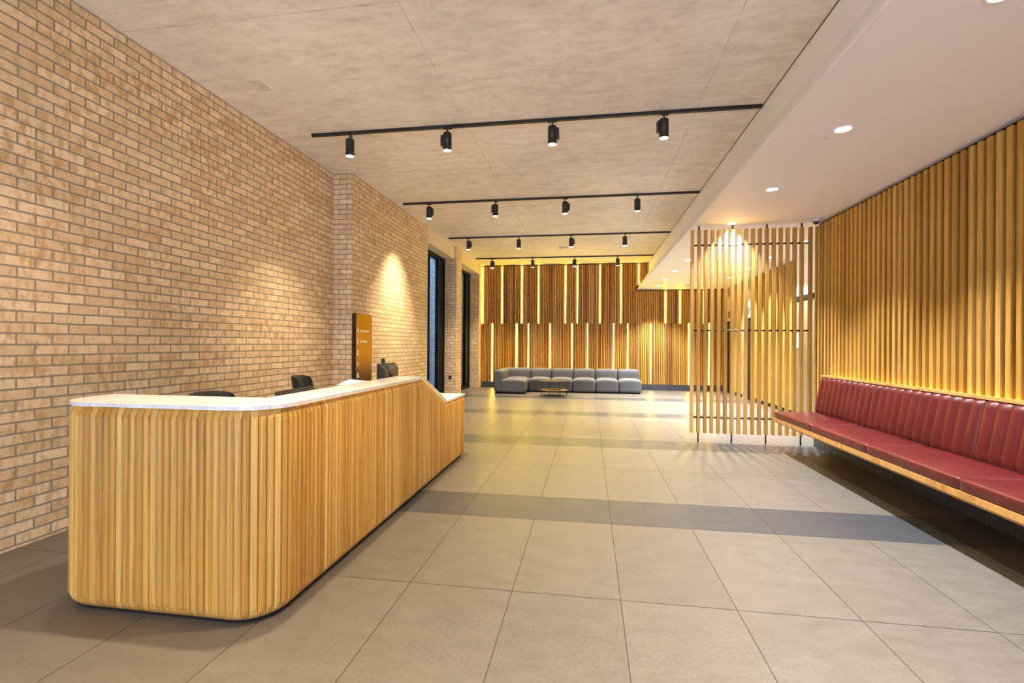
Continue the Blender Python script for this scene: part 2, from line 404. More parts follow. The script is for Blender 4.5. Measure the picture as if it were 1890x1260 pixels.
# brick wall on the left with its piers
wl = MB(); wl.box(-4.1, -3.80, YB, 6.82, -0.05, H1)
wl.box(-4.1, -3.505, 6.82, 10.27, -0.05, H1)
wl.box(-4.1, -3.44, 12.40, 12.92, -0.05, H1)
wl.box(-4.1, -3.46, 15.15, YE + 0.3, -0.05, H1)
struct('wall_left', wl, 'brick')
tb = MB(); tb.box(-4.1, -3.50, 10.27, 12.40, 3.61, H1); tb.box(-4.1, -3.47, 12.92, 15.15, 3.61, H1)
struct('trim_2', tb, 'beam')
struct('trim_3', MB().box(-3.795, -3.785, YB, 6.82, H1 - 0.012, H1 - 0.001), 'beam')
# windows behind the piers
def window(name, y0, y1, ym, yd):
    f = MB(); xo, xi = -3.86, -3.755
    f.box(xo, xi, y0, y0 + 0.07, 0.0, 3.61); f.box(xo, xi, y1 - 0.06, y1, 0.0, 3.61)
    f.box(xo, xi, y0 + 0.07, y1 - 0.06, 3.52, 3.61); f.box(xo, xi, y0 + 0.07, y1 - 0.06, 0.0, 0.09)
    f.box(xo, xi, ym, ym + 0.07, 0.09, 3.52)
    f.box(xo + 0.01, xi - 0.01, yd, y1 - 0.06, 0.09, 3.52)
    r = struct(name, f, 'frame')
    MB().box(-3.815, -3.80, y0 + 0.07, ym, 0.09, 3.52).build('pane', 'glass', r)
    MB().box(-3.815, -3.80, ym + 0.07, yd, 0.09, 3.52).build('pane', 'glass', r)
window('window_1', 10.27, 12.40, 11.12, 11.86)
window('window_2', 12.92, 15.15, 13.55, 14.64)
ow = MB(); ow.box(-7.0, -4.1, 13.35, 13.65, -0.1, 5.2); ow.box(-7.0, -4.1, 16.1, 16.4, -0.1, 5.2); ow.box(-7.2, -6.9, 6, 16.4, -0.1, 2.2)
struct('wall_outside', ow, 'brick_out')
struct('floor', MB().box(-12, -3.86, 4, 20, -0.2, -0.06), 'grout')
# wall behind the camera
# wall behind the camera: an unseen glazed front, added to bring in fill light
wb = MB(); wb.box(-4.1, -3.6, YB - 0.2, YB, -0.05, H1); wb.box(2.9, 4.4, YB - 0.2, YB, -0.05, H1); wb.box(-3.6, 2.9, YB - 0.2, YB, 3.0, H1)
struct('wall_back', wb, 'brick')
fr = MB()
for i in range(6): fr.box(-3.6 + i * 1.288, -3.54 + i * 1.288, YB - 0.15, YB - 0.05, 0, 3.0)
fr.box(-3.6, 2.9, YB - 0.15, YB - 0.05, 2.94, 3.0); fr.box(-3.6, 2.9, YB - 0.15, YB - 0.05, 0, 0.06)
wf = struct('window_added', fr, 'frame')
MB().box(-3.54, 2.84, YB - 0.105, YB - 0.095, 0.06, 2.94).build('pane', 'glass', wf)
fill_lamp = lamp('AREA', 'entrance_fill', (-0.35, YB - 0.02, 1.5), FILL_W, (0.93, 0.95, 1.0), None, shape='RECTANGLE', size=6.4, size_y=2.9)  # added fill lamp, brightens the ceiling and walls from behind the camera
fill_lamp.rotation_euler = (PI / 2, 0, 0)
# right wall: backing, return, lobby beyond the screen
wr = MB(); wr.box(3.168, 3.30, YB, 7.40, -0.05, SOF)
struct('wall_right', wr, 'blackgap')
wr2 = MB(); wr2.box(3.30, 4.3, 7.20, 7.40, -0.05, SOF); wr2.box(3.168, 3.30, 7.40, 7.405, 0, SOF)
struct('wall_right', wr2, 'white')
struct('wall_right', MB().box(4.06, 4.3, 7.40, YE + 0.3, -0.05, SOF), 'blackgap')
# slatted cladding, one slat one island
def slat_row(axis, p0, p1, pitch, wdt, face, depth, z0, z1, skip=None):
    mb = MB(); t = p0
    while t < p1:
        if not (skip and skip(t + wdt / 2)):
            if axis == 'y': mb.box(face, face + depth, t, t + wdt, z0, z1)
            else: mb.box(t, t + wdt, face, face + depth, z0, z1)
        t += pitch
    return mb
def ylist(v): return v
P = 0.0928
# phase so that one slat edge falls at y = 4.061
y0 = 4.061 - P * math.floor((4.061 - YB) / P) + 0.01
sr = slat_row('y', y0, 7.37, P, 0.046, 3.10, 0.064, 0.13, 3.045)
struct('wall_right', sr, 'slat')
kick = MB(); t = YB
while t < 7.34: kick.box(3.085, 3.16, t, t + 0.04, 0.0, 0.128); kick.box(3.10, 3.16, t + 0.04, min(t + P / 2, 7.39), 0, 0.128); t += P / 2
struct('baseboard_right', kick, 'grey_rib')
# far right wall with two lifts and a door
openings = [(14.45, 15.30), (12.75, 13.62), (9.35, 10.45)]
sr2 = slat_row('y', 7.46, YE - 0.12, 0.0928, 0.047, 4.00, 0.055, 0.10, 3.065, lambda y: any(a - 0.03 < y < b_ + 0.03 for a, b_ in openings))
struct('wall_right', sr2, 'slat')
# back wall slats, upper and lower tiers leave a gap wherever a light strip sits
UP = [-3.40, -2.76, -2.11, -1.60, -0.75, -0.37, 0.34, 0.99, 1.51, 2.33, 2.72, 3.42]
LO = [-3.12, -2.30, -1.92, -1.21, -0.55, -0.05, 0.78, 1.18, 1.88, 3.02, 3.60]
YF = 15.50; BP = 0.0535; x00 = -3.435
snap = lambda x: x00 + BP * round((x - x00 - 0.018) / BP) + 0.018
UP = [snap(x) for x in UP]; LO = [snap(x) for x in LO]
bs = MB(); x = x00
while x < 3.96:
    c = x + 0.018
    if not any(abs(c - l) < 0.03 for l in LO): bs.box(x, x + 0.034, YF, YF + 0.045, 0.17, 2.05)
    top = H1 - 0.03 if c < 1.80 else SOF - 0.03
    if c < 1.80 and c > 1.44: top = min(top, 3.90)
    if 1.40 < c < 1.80:
        zlo = 3.10 + (c - 1.45) / 0.35 * 0.52 - 0.02
        bs.box(x, x + 0.034, YF, YF + 0.045, 2.0501, SOF - 0.03)
        if not any(abs(c - l) < 0.03 for l in UP): bs.box(x, x + 0.034, YF, YF + 0.045, max(zlo, 3.2), 3.90)
    elif not any(abs(c - l) < 0.03 for l in UP): bs.box(x, x + 0.034, YF, YF + 0.045, 2.0501, top)
    x += BP
struct('wall_far', bs, 'slat_back')
struct('wall_far', MB().box(-3.46, 4.1, YF + 0.05, YE + 0.3, -0.05, H1), 'blackgap')
kb = MB(); x = -3.45
while x < 4.0: kb.box(x, x + 0.042, YF - 0.01, YF + 0.05, 0, 0.168); x += BP
kb.box(-3.45, 4.0, YF + 0.005, YF + 0.05, 0, 0.168)
struct('baseboard_far', kb, 'grey_rib')

# ------------------------------------------------------------------ light strips in the far wall
ordw = ['first', 'second', 'third', 'fourth', 'fifth', 'sixth', 'seventh', 'eighth', 'ninth', 'tenth', 'eleventh', 'twelfth']
def strip(x, z0, z1, lab):
    e = empty('light_strip', (x, YF, z0), lab, 'light', 'light strips in the slatted far wall')
    MB().box(x - 0.020, x + 0.020, YF + 0.030, YF + 0.049, z0, z1).build('channel', 'black', e)
    MB().box(x - 0.0135, x + 0.0135, YF + 0.004, YF + 0.030, z0 + 0.004, z1 - 0.004).build('diffuser', 'led', e)
for i, x in enumerate(UP):
    strip(x, 3.25 if 1.45 < x < 1.7 else 2.03, (H1 - 0.04) if x < 1.8 else SOF - 0.04, 'vertical light strip in the upper half of far wall, %s from the left' % ordw[i])
for i, x in enumerate(LO):
    strip(x, 0.175, 2.07, 'vertical light strip in the lower half of far wall, %s from the left' % ordw[i])

# ------------------------------------------------------------------ ceiling tracks and spotlights
spot0 = empty('track_spotlight', (0, 0, 0))
spot0['_o'] = (0, 0, 0)
MB().box(-0.05, 0.05, -0.014, 0.014, -0.012, 0.0).build('adaptor', 'black', spot0)
MB().tube((0, 0, -0.012), (0, 0, -0.06), 0.008, n=12).build('stem', 'black', spot0)
bd = MB(); bd.lathe([(0.0, -0.052), (0.036, -0.052), (0.047, -0.06), (0.050, -0.072), (0.050, -0.262), (0.046, -0.262), (0.044, -0.25)], n=32)
body0 = bd.build('body', 'black', spot0)
MB().box(-0.075, -0.02, -0.028, 0.028, -0.205, -0.085).build('driver_box', 'black', spot0)
ln = MB(); ln.lathe([(0.0, -0.2615), (0.030, -0.2605), (0.0455, -0.259)], n=32); ln.build('lens', 'lens', spot0)
used = [False]
tn = {2.58: 'ceiling track just out of view overhead', 5.48: 'nearest visible ceiling track', 8.42: 'second ceiling track from the front', 11.32: 'third ceiling track from the front', 14.17: 'farthest ceiling track', -0.3: 'ceiling track behind the viewpoint'}
LX = [-2.85, -1.64, -0.42, 0.79]
rot = [[100, 0, 175, 20], [180, 60, 200, 90], [170, 90, 160, 80], [190, 95, 60, 110]]
pos4 = ['first', 'second', 'third', 'last']
for ti, Y in enumerate([-0.3, 2.58, 5.48, 8.42, 11.32, 14.17]):
    tr = empty('light_track', (-0.77, Y, H1), 'black lighting track, ' + tn[Y], 'track', 'black lighting tracks across the concrete ceiling')
    MB().box(-3.335, 1.785, Y - 0.018, Y + 0.018, H1 - 0.034, H1).build('rail', 'black', tr)
    MB().box(-3.342, -3.335, Y - 0.019, Y + 0.019, H1 - 0.035, H1).build('end_cap', 'black', tr)
    for k, x in enumerate(LX):
        s = spot0 if not used[0] else copy_tree(spot0)
        used[0] = True
        s.location = (x, Y, H1 - 0.034)
        s.rotation_euler = (0, 0, math.radians(rot[max(0, ti - 2) % 4][k]))
        tag(s, 'black spotlight, %s from the left on the %s' % (pos4[k], tn[Y]), 'spotlight', 'black spotlights on the ceiling tracks')
        lb = lamp('SPOT', 'spot_beam', (x, Y, H1 - 0.30), TRACK_W * (1.25 if Y > 10 else (1.6 if Y < 0 else 1.0)) * (1.5 if (Y == 8.42 and k == 0) else (0.35 if (k == 0 and Y == 2.58) else (0.8 if (k == 0 and Y == 5.48) else 1.0))), WARM, None, spot_size=math.radians(84), spot_blend=0.85, shadow_soft_size=0.04)
        if Y == 8.42 and k == 0: lb.data.spot_blend = 1.0; lb.rotation_euler = (0, math.radians(9), 0)   # this one is aimed at the pier

# ------------------------------------------------------------------ downlights in the lowered ceiling
DL = [(1.957, y) for y in (-0.3, 1.19, 2.68, 4.175, 5.674, 7.19, 8.72, 10.2, 11.65, 13.1, 14.55)] + [(3.46, y) for y in (8.6, 10.05, 11.5, 12.95)]
dl0 = empty('downlight', (0, 0, 0)); dl0['_o'] = (0, 0, 0)
r_ = MB(); r_.lathe([(0.050, 0.0), (0.060, -0.004), (0.072, -0.003), (0.074, 0.0)], n=32); r_.build('rim', 'white', dl0)
r_ = MB(); r_.lathe([(0.0, -0.0015), (0.0585, -0.0025)], n=32); r_.build('lens', 'dl_lens', dl0)
for i, (x, y) in enumerate(DL):
    d = dl0 if i == 0 else copy_tree(dl0)
    d.location = (x, y, SOF)
    row = 'long row beside the bulkhead' if x < 3 else 'short row by the lift wall'
    k = i if x < 3 else i - 11
    tag(d, 'round recessed white downlight, %s from the front in the %s' % (ordw[k], row), 'downlight', 'recessed downlights in the lowered white ceiling')
    lamp('SPOT', 'down_beam', (x, y, SOF - 0.012), DOWN_W * (1.55 if y > 8 else 0.9), NEUT, None, spot_size=math.radians(96), spot_blend=0.6, shadow_soft_size=0.035)
for i, (x, y) in enumerate([(1.90, 4.345)]):
    e = MB(); e.lathe([(0.0, SOF - 0.006), (0.010, SOF - 0.005), (0.014, SOF)], (x, y), 16)
    tag(e.build('sensor', 'camwhite', None, (x, y, SOF)), 'tiny white round sensor beside the nearest visible downlight', 'sensor')

# ------------------------------------------------------------------ reception desk
dk = empty('reception_desk', (-2.1, 3.9, 0), 'long fluted pale oak reception desk with white marble counter on the left', 'desk')
XS = -1.53; YFc = 2.135; RR = 0.22; RL = 0.25; XL = -2.82
def path():
    """points (x, y, nx, ny) every 40 mm round the outside of the desk"""
    segs = []
    # left return (going toward the camera), corner, front, corner, long side
    L = [('l', (XL, 2.75), (XL, YFc + RL)), ('a', (XL + RL, YFc + RL), RL, PI, 1.5 * PI), ('l', (XL + RL, YFc), (XS - RR, YFc)),
         ('a', (XS - RR, YFc + RR), RR, 1.5 * PI, 2 * PI), ('l', (XS, YFc + RR), (XS, 5.93))]
    out = []; dist = 0.0; nxt = 0.02
    for sg in L:
        if sg[0] == 'l':
            a = Vector(sg[1]); b_ = Vector(sg[2]); ln_ = (b_ - a).length; d = (b_ - a).normalized(); nrm = (d.y, -d.x)
            while nxt <= dist + ln_:
                p = a + d * (nxt - dist); out.append((p.x, p.y, nrm[0], nrm[1])); nxt += 0.0393
            dist += ln_
        else:
            c, r, a0, a1 = sg[1], sg[2], sg[3], sg[4]; ln_ = r * (a1 - a0)
            while nxt <= dist + ln_:
                th = a0 + (nxt - dist) / r; out.append((c[0] + r * math.cos(th), c[1] + r * math.sin(th), math.cos(th), math.sin(th))); nxt += 0.0393
            dist += ln_
    return out
def ztop(y, nx):
    if nx > 0.9:
        if y > 5.17: return 0.748
        if y > 4.41: return 1.058 - (y - 4.41) / (5.17 - 4.41) * 0.31
    return 1.058
sl = MB(); hw = 0.0186
for (x, y, nx, ny) in path():
    t = (-ny, nx)
    zt = ztop(y, nx)
    zl = [(0.022, -0.2), (0.034, 0.25), (0.047, 0.6), (0.072, 1.0), (zt - 0.055, 1.0), (zt - 0.040, 0.75), (zt - 0.022, 0.42), (zt, 0.0)]
    prof = [(-1, 0.0), (-0.95, 0.35), (-0.78, 0.68), (-0.42, 0.93), (0, 1.0), (0.42, 0.93), (0.78, 0.68), (0.95, 0.35), (1, 0.0)]
    o = len(sl.v)
    for z, k in zl:
        sl.v.append((x + t[0] * hw * -1 - nx * 0.03, y + t[1] * hw * -1 - ny * 0.03, z))
        for a, dd in prof:
            q = -0.026 + 0.026 * min(dd, k)
            sl.v.append((x + t[0] * hw * a + nx * q, y + t[1] * hw * a + ny * q, z))
        sl.v.append((x + t[0] * hw - nx * 0.03, y + t[1] * hw - ny * 0.03, z))
    m_ = len(prof) + 2
    for i in range(len(zl) - 1):
        sl.smooth = (i == 3)
        for j in range(m_ - 1):
            sl.face([o + i * m_ + j, o + i * m_ + j + 1, o + (i + 1) * m_ + j + 1, o + (i + 1) * m_ + j])
    sl.smooth = False
    sl.face([o + j for j in range(m_)][::-1]); sl.face([o + (len(zl) - 1) * m_ + j for j in range(m_)])
sl.build('slat_cladding', 'oak', dk)
def outline(off, xin, yin, yend, left_open=2.75):
    """desk plan outline offset inward by off, as a counter-clockwise polygon"""
    pts = []
    xl = XL + off; yf = YFc + off; xs = XS - off; rl = RL - off; rr = RR - off
    pts.append((xl, left_open))
    for i in range(0, 13): th = PI + i / 12 * PI / 2; pts.append((xl + rl + rl * math.cos(th), yf + rl + rl * math.sin(th)))
    for i in range(0, 13): th = 1.5 * PI + i / 12 * PI / 2; pts.append((xs - rr + rr * math.cos(th), yf + rr + rr * math.sin(th)))
    pts.append((xs, yend)); pts.append((xin, yend)); pts.append((xin, yin)); pts.append((xl + 0.001, yin)) if left_open < yin else None
    return pts
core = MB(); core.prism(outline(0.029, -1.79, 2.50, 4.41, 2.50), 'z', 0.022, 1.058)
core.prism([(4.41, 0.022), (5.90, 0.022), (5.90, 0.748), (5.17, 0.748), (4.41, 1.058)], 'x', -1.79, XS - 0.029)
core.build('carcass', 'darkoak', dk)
pl = MB(); pl.prism(outline(0.04, -1.78, 2.48, 5.88, 2.48), 'z', 0.0, 0.0215); pl.build('plinth', 'blackgap', dk)
ct = MB(); ct.prism(outline(0.002, -1.81, 2.52, 4.405, 2.52), 'z', 1.06, 1.08)
ct.build('countertop', 'marble', dk)
ct = MB(); ct.prism([(4.4052, 1.06), (5.165, 0.75), (5.175, 0.7701), (4.4052, 1.0838 - 0.0038)], 'x', -1.81, XS - 0.002); ct.build('sloping_counter', 'marble', dk)
ct = MB(); ct.box(-2.55, XS - 0.002, 5.1755, 5.94, 0.75, 0.77); ct.build('low_counter', 'marble', dk)
MB().box(-2.50, -1.80, 2.53, 5.17, 0.72, 0.745).build('worktop', 'white', dk)
MB().box(-2.55, -2.52, 5.20, 5.93, 0.0, 0.7495).build('end_panel', 'oak_slab', dk)
MB().box(-2.48, -2.45, 2.60, 2.63, 0.0, 0.7195).build('leg', 'black', dk)
MB().box(-2.48, -2.45, 5.05, 5.08, 0.0, 0.7195).build('leg', 'black', dk)

tp = MB(); tp.box(XS - 0.021, XS - 0.015, 2.40, 4.40, 1.0555, 1.0595)  # thin glowing strip that imitates the gold glow on the slat bevels
tp.prism([(4.42, 1.0495), (5.15, 0.7515), (5.15, 0.7555), (4.42, 1.0535)], 'x', XS - 0.021, XS - 0.015)
tp.box(XS - 0.021, XS - 0.015, 5.19, 5.90, 0.7455, 0.7495)
tp.build('light_tape', 'desk_glow', dk)

# monitors
def monitor(loc, rz, top, wdt, hgt, lab, webcam, base_z=0.746):
    e = empty('computer_monitor', (0, 0, 0), lab, 'monitor', 'monitors behind the counter'); e['_o'] = (0, 0, 0)
    zc = top - base_z - hgt / 2
    MB().rbox((0, 0, zc), (wdt / 2, 0.012, hgt / 2), 0.008, 6).build('bezel', 'plastic', e)
    MB().box(-wdt / 2 + 0.015, wdt / 2 - 0.015, 0.0115, 0.0135, zc - hgt / 2 + 0.02, zc + hgt / 2 - 0.015).build('screen', 'camgrey', e)
    hb = MB(); a, b_ = wdt / 2 - 0.01, hgt / 2 - 0.01; c, d = wdt / 2 - 0.05, hgt / 2 - 0.05
    hb.add([(-a, -0.012, zc - b_), (a, -0.012, zc - b_), (a, -0.012, zc + b_), (-a, -0.012, zc + b_),
            (-c, -0.062, zc - d), (c, -0.062, zc - d), (c, -0.062, zc + d * 0.9), (-c, -0.062, zc + d * 0.6)],
           [(4, 5, 6, 7), (0, 1, 5, 4), (1, 2, 6, 5), (2, 3, 7, 6), (3, 0, 4, 7)])
    hb.build('back_housing', 'housing', e)
    MB().box(-0.035, 0.035, -0.085, -0.062, 0.015, zc).build('stand', 'plastic', e)
    MB().rbox((0, -0.06, 0.008), (0.13, 0.09, 0.007), 0.006, 6).build('foot', 'plastic', e)
    if webcam:
        wc = MB().rbox((-wdt * 0.22, -0.004, zc + hgt / 2 + 0.026), (0.016, 0.018, 0.026), 0.012, 6).build('webcam', 'plastic', e)
        cb = MB(); pts = [(-wdt * 0.22, -0.02, zc + hgt / 2 + 0.01), (-wdt * 0.18, -0.045, zc + hgt * 0.35), (-0.05, -0.068, zc), (0.02, -0.068, zc - hgt * 0.45)]
        for p, q in zip(pts[:-1], pts[1:]): cb.tube(p, q, 0.005, n=8)
        cb.build('cable', 'plastic', e)
    e.location = (loc[0], loc[1], base_z); e.rotation_euler = (0, 0, rz)
    return e
# back of the housing (-Y local) turned to face +X
monitor((-2.30, 3.56), math.radians(90), 1.030, 0.50, 0.30, 'black computer monitor seen from behind, showing only its top above the counter', False)
monitor((-2.12, 4.90), math.radians(88), 1.185, 0.42, 0.23, 'taller dark monitor with webcam and cable behind the counter, by the wall sign', True)

# desk papers
pp = MB(); pp.box(-2.44, -2.10, 4.55, 4.67, 0.746, 0.972)
tag(pp.build('document_tray', 'plastic', None, (-2.27, 4.66, 0.745)), 'black document tray under the loose papers behind the counter', 'tray')
pp = MB(); q = [(-2.43, 4.42, 0.985), (-2.12, 4.38, 0.990), (-2.10, 4.60, 1.010), (-2.41, 4.64, 1.020)]
pp.add(q + [(a, b_, c - 0.0015) for a, b_, c in q], [(0, 1, 2, 3), (7, 6, 5, 4), (0, 4, 5, 1), (1, 5, 6, 2), (2, 6, 7, 3), (3, 7, 4, 0)])
tag(pp.build('paper_sheet', 'paper', None, (-2.27, 4.6, 0.945)), 'white paper sheet lying loose left of the taller monitor', 'paper', 'papers behind the counter')
pp = MB(); q = [(-2.44, 4.655, 1.035), (-2.18, 4.655, 1.000), (-2.20, 4.68, 0.965), (-2.44, 4.68, 0.975)]
pp.add(q + [(a, b_, c - 0.0015) for a, b_, c in q], [(0, 1, 2, 3), (7, 6, 5, 4), (0, 4, 5, 1), (1, 5, 6, 2), (2, 6, 7, 3), (3, 7, 4, 0)])
tag(pp.build('paper_sheet', 'paper', None, (-2.3, 4.8, 0.945)), 'folded white sheet tilted against the foot of the taller monitor', 'paper', 'papers behind the counter')

# office chairs
def office_chair(loc, rz, lab, top=1.03):
    e = empty('office_chair', (0, 0, 0), lab, 'chair', 'office chairs behind the reception desk'); e['_o'] = (0, 0, 0)
    def bend(P, u): return (P[0], P[1] + 0.09 * (u[0] ** 2) , P[2])
    MB().rbox((0, 0, 0.47), (0.24, 0.23, 0.04), 0.035, 8).build('seat', 'chairmesh', e)
    zc = (top + 0.58) / 2; hh = (top - 0.58) / 2
    MB().rbox((0, -0.26, zc), (0.225, 0.022, hh), 0.02, 10, lambda P, u: (P[0] * (1 - 0.22 * max(0, u[2]) ** 3), P[1] + 0.10 * u[0] ** 2 - 0.03 * u[2] ** 2, P[2] - 0.02 * abs(u[0]) ** 3 * (1 if u[2] > 0 else 0))).build('backrest', 'chairmesh', e)
    MB().box(-0.03, 0.03, -0.30, -0.275, 0.44, 0.80).build('back_support', 'plastic', e)
    MB().tube((0, 0, 0.10), (0, 0, 0.43), 0.025, n=16).build('column', 'grey_metal', e)
    for k in range(5):
        a = 2 * PI * k / 5
        g = MB().tube((0.02 * math.cos(a), 0.02 * math.sin(a), 0.11), (0.28 * math.cos(a), 0.28 * math.sin(a), 0.075), 0.02, 0.013, 10).build('leg', 'plastic', e)
        c = MB(); cx, cy = 0.28 * math.cos(a), 0.28 * math.sin(a); c.tube((cx - 0.02 * math.sin(a), cy + 0.02 * math.cos(a), 0.03), (cx + 0.02 * math.sin(a), cy - 0.02 * math.cos(a), 0.03), 0.03, n=16).build('caster', 'plastic', g)
    for sx in (-1, 1):
        am = MB(); am.box(sx * 0.27 - 0.012, sx * 0.27 + 0.012, -0.03, 0.03, 0.44, 0.66); am.box(sx * 0.27 - 0.03, sx * 0.27 + 0.03, -0.12, 0.12, 0.66, 0.685); am.box(min(sx * 0.2, sx * 0.27), max(sx * 0.2, sx * 0.27), -0.03, 0.03, 0.435, 0.45); am.build('armrest', 'plastic', e)
    e.location = loc; e.rotation_euler = (0, 0, rz)
office_chair((-2.72, 4.68, 0), math.radians(-75), 'dark office chair whose rounded back rises behind the shorter monitor', 1.06)
office_chair((-2.62, 3.24, 0), math.radians(-100), 'dark office chair barely showing its back above the front counter', 1.022)

# wall sign with the floors
sg = empty('directory_sign', (-3.47, 7.1, 0.42), 'tall glossy dark directory sign with floor numbers on the brick pier', 'sign')
MB().box(-3.503, -3.45, 6.835, 7.375, 0.42, 1.84).build('edge_frame', 'black', sg)
MB().box(-3.449, -3.441, 6.837, 7.373, 0.424, 1.836).build('face_panel', 'signglass', sg)
def text(s, size, loc, parent, name, mat_='letters', ext=0.0015, rot3=(PI / 2, 0, PI / 2), xs=1.0, bold=0.0):
    cu = bpy.data.curves.new(name, 'FONT'); cu.body = s; cu.size = size; cu.extrude = ext; cu.offset = bold; cu.resolution_u = 3
    ob = bpy.data.objects.new('tmp', cu); col.objects.link(ob)
    dg = bpy.context.evaluated_depsgraph_get(); me = bpy.data.meshes.new_from_object(ob.evaluated_get(dg))
    bpy.data.objects.remove(ob); me.materials.clear(); me.materials.append(M[mat_]); me.name = name
    o = bpy.data.objects.new(name, me); col.objects.link(o); o.parent = parent
    o.location = Vector(loc) - Vector(parent['_o']); o.rotation_euler = rot3; o.scale = (xs, 1, 1)
    return o
for ch, z in (('4', 1.545), ('3', 1.383), ('2', 1.212), ('1', 1.042), ('G', 0.871)):
    text(ch, 0.095, (-3.4405, 6.868, z), sg, 'floor_number', bold=0.0045)
text('Agile networks', 0.052, (-3.4405, 6.968, 1.562), sg, 'lettering', bold=0.0008, xs=0.95)
text('Consulting', 0.052, (-3.4405, 6.968, 1.402), sg, 'lettering', bold=0.0008, xs=0.95)

# black socket in the window reveal
so = empty('wall_socket', (-3.60, 12.40, 0.46), 'small black square socket low on the brick window reveal', 'socket')
MB().box(-3.642, -3.560, 12.388, 12.3995, 0.462, 0.545).build('plate', 'plastic', so)
MB().box(-3.62, -3.582, 12.385, 12.388, 0.485, 0.522).build('insert', 'camgrey', so)

# ------------------------------------------------------------------ slatted screen
sc = empty('slatted_screen', (2.2, 7.33, 0), 'free-standing vertical timber slat screen on slim black posts by the bench', 'screen')
SP = 0.0906; SY = 7.30; SX0 = 1.4545
for i in range(18):
    x = SX0 + i * SP + (0.02 if i == 17 else 0)
    MB().box(x - 0.0205, x + 0.0205, SY - 0.03, SY + 0.025, 0.14, 3.03).build('slat', 'slat', sc)
for z in (0.362, 1.60, 2.815):
    MB().tube((SX0, SY, z), (min(SX0 + 17 * SP, 3.09), SY, z), 0.0115, n=12).build('rod', 'black', sc)
for i in (1, 6, 11, 16):
    x = SX0 + i * SP
    p = MB(); p.tube((x, SY, 0.008), (x, SY, 0.142), 0.011, n=14); p.tube((x, SY, 3.028), (x, SY, SOF - 0.002), 0.013, n=14)
    pb = p.build('post', 'black', sc)
    b0 = MB(); b0.lathe([(0.0, 0.008), (0.03, 0.008), (0.034, 0.004), (0.034, 0.0)], (x, SY), 20); b0.build('foot_plate', 'black', pb)

# ------------------------------------------------------------------ red bench
be = empty('upholstered_bench', (2.8, 4.2, 0.36), 'long wall-hung oak bench with buttoned-joint red leather seat and fluted red back', 'bench')
be['label'] = 'long wall-hung oak bench with red leather seat cushions and fluted red back'
Y1 = 6.92; Y0 = 6.92 - 5 * 1.087
bb = MB(); bb.prism([(2.425, 0.395), (2.450, 0.372), (3.08, 0.372), (3.08, 0.44), (2.425, 0.44)], 'y', Y0, Y1)
bb.build('base_slab', 'oak_slab', be)
for i in range(5):
    ya = Y1 - i * 1.087; yb = ya - 1.085
    def puff(P, u):
        z = P[2]
        if z > 0: z += 0.008 * (1 - u[0] ** 4) * (1 - u[1] ** 6)
        return (P[0], P[1], z)
    MB().rbox(((2.425 + 3.0) / 2, (ya + yb) / 2, 0.4825), ((3.0 - 2.425) / 2, (ya - yb) / 2, 0.041), 0.020, 14, puff).build('seat_cushion', 'leather', be)
def back_panel(ya, yb, n):
    mb = MB(); mb.smooth = True
    per = 8; cols = n * per + 1; lev = [(0.51, 0.0), (0.53, 0.6), (0.58, 1.0), (0.75, 1.0), (0.93, 1.0), (0.972, 0.75), (0.986, 0.2), (0.988, -0.9)]
    for i in range(cols):
        t = i / (cols - 1); y = ya + (yb - ya) * t; ph = (i % per) / per
        bul = abs(math.sin(PI * ph)) ** 0.5 * 0.036
        for z, k in lev:
            xx = 2.935 + (z - 0.51) / (0.985 - 0.51) * 0.085 - (bul * max(k, 0.1)) - 0.012 * max(0, k) + (0.045 if k < 0 else 0)
            mb.v.append((xx, y, z))
    L = len(lev)
    for i in range(cols - 1):
        for j in range(L - 1): mb.face([i * L + j, i * L + j + 1, (i + 1) * L + j + 1, (i + 1) * L + j])
    # closed ends and rear
    mb.smooth = False
    o = len(mb.v)
    for y, s0 in ((ya, 0), (yb, cols - 1)):
        o = len(mb.v); mb.v += [(3.075, y, 0.51), (3.075, y, 0.985)]
        ring = [s0 * L + j for j in range(L)] + [o + 1, o]
        mb.face(ring if y == yb else ring[::-1])
    a = len(mb.v) - 4
    mb.face([a, a + 1, a + 3, a + 2])
    return mb
nch = 22; chp = 0.1208
back_panel(Y1 - 0.01, Y1 - 0.01 - nch * chp, nch).build('back_cushion', 'leather', be)
back_panel(Y1 - 0.014 - nch * chp, Y1 - 0.014 - 2 * nch * chp, nch).build('back_cushion', 'leather', be)
MB().box(3.0, 3.072, Y0, Y1, 0.989, 1.012).build('top_rail', 'oak_slab', be)
MB().box(3.05, 3.085, Y0, Y1 - 0.0, 0.44, 0.988).build('back_board', 'oak_slab', be)
# warm light tape hidden behind the top rail, washing the slats
MB().box(3.0735, 3.0825, Y0 + 0.02, Y1 - 0.02, 0.990, 0.998).build('light_tape', 'led_hidden', be)

# ------------------------------------------------------------------ sofa
sf = empty('modular_sofa', (-0.6, 14.4, 0), 'long low grey modular sofa with chaise in front of the glowing slatted wall', 'sofa')
bx = [-2.43, -1.745, -1.115, -0.465, 0.19, 0.84, 1.475]
def seat(x0, x1, yf, yb, z0, z1, crown=0.045, r=0.06):
    def fn(P, u):
        z = P[2]
        if z > 0: z += crown * (1 - abs(u[0]) ** 2.6) * (1 - 0.3 * abs(u[1]) ** 4)
        return (P[0], P[1], z)
    return MB().rbox(((x0 + x1) / 2, (yf + yb) / 2, (z0 + z1) / 2), ((x1 - x0) / 2, (yb - yf) / 2, (z1 - z0) / 2), r, 12, fn)
seat(-2.45, -1.75, 13.40, 14.72, 0.03, 0.37).build('chaise_seat', 'fabric', sf)
for i in range(1, 6): seat(bx[i] + 0.003, bx[i + 1] - 0.003, 14.05, 14.80, 0.03, 0.37).build('seat', 'fabric', sf)
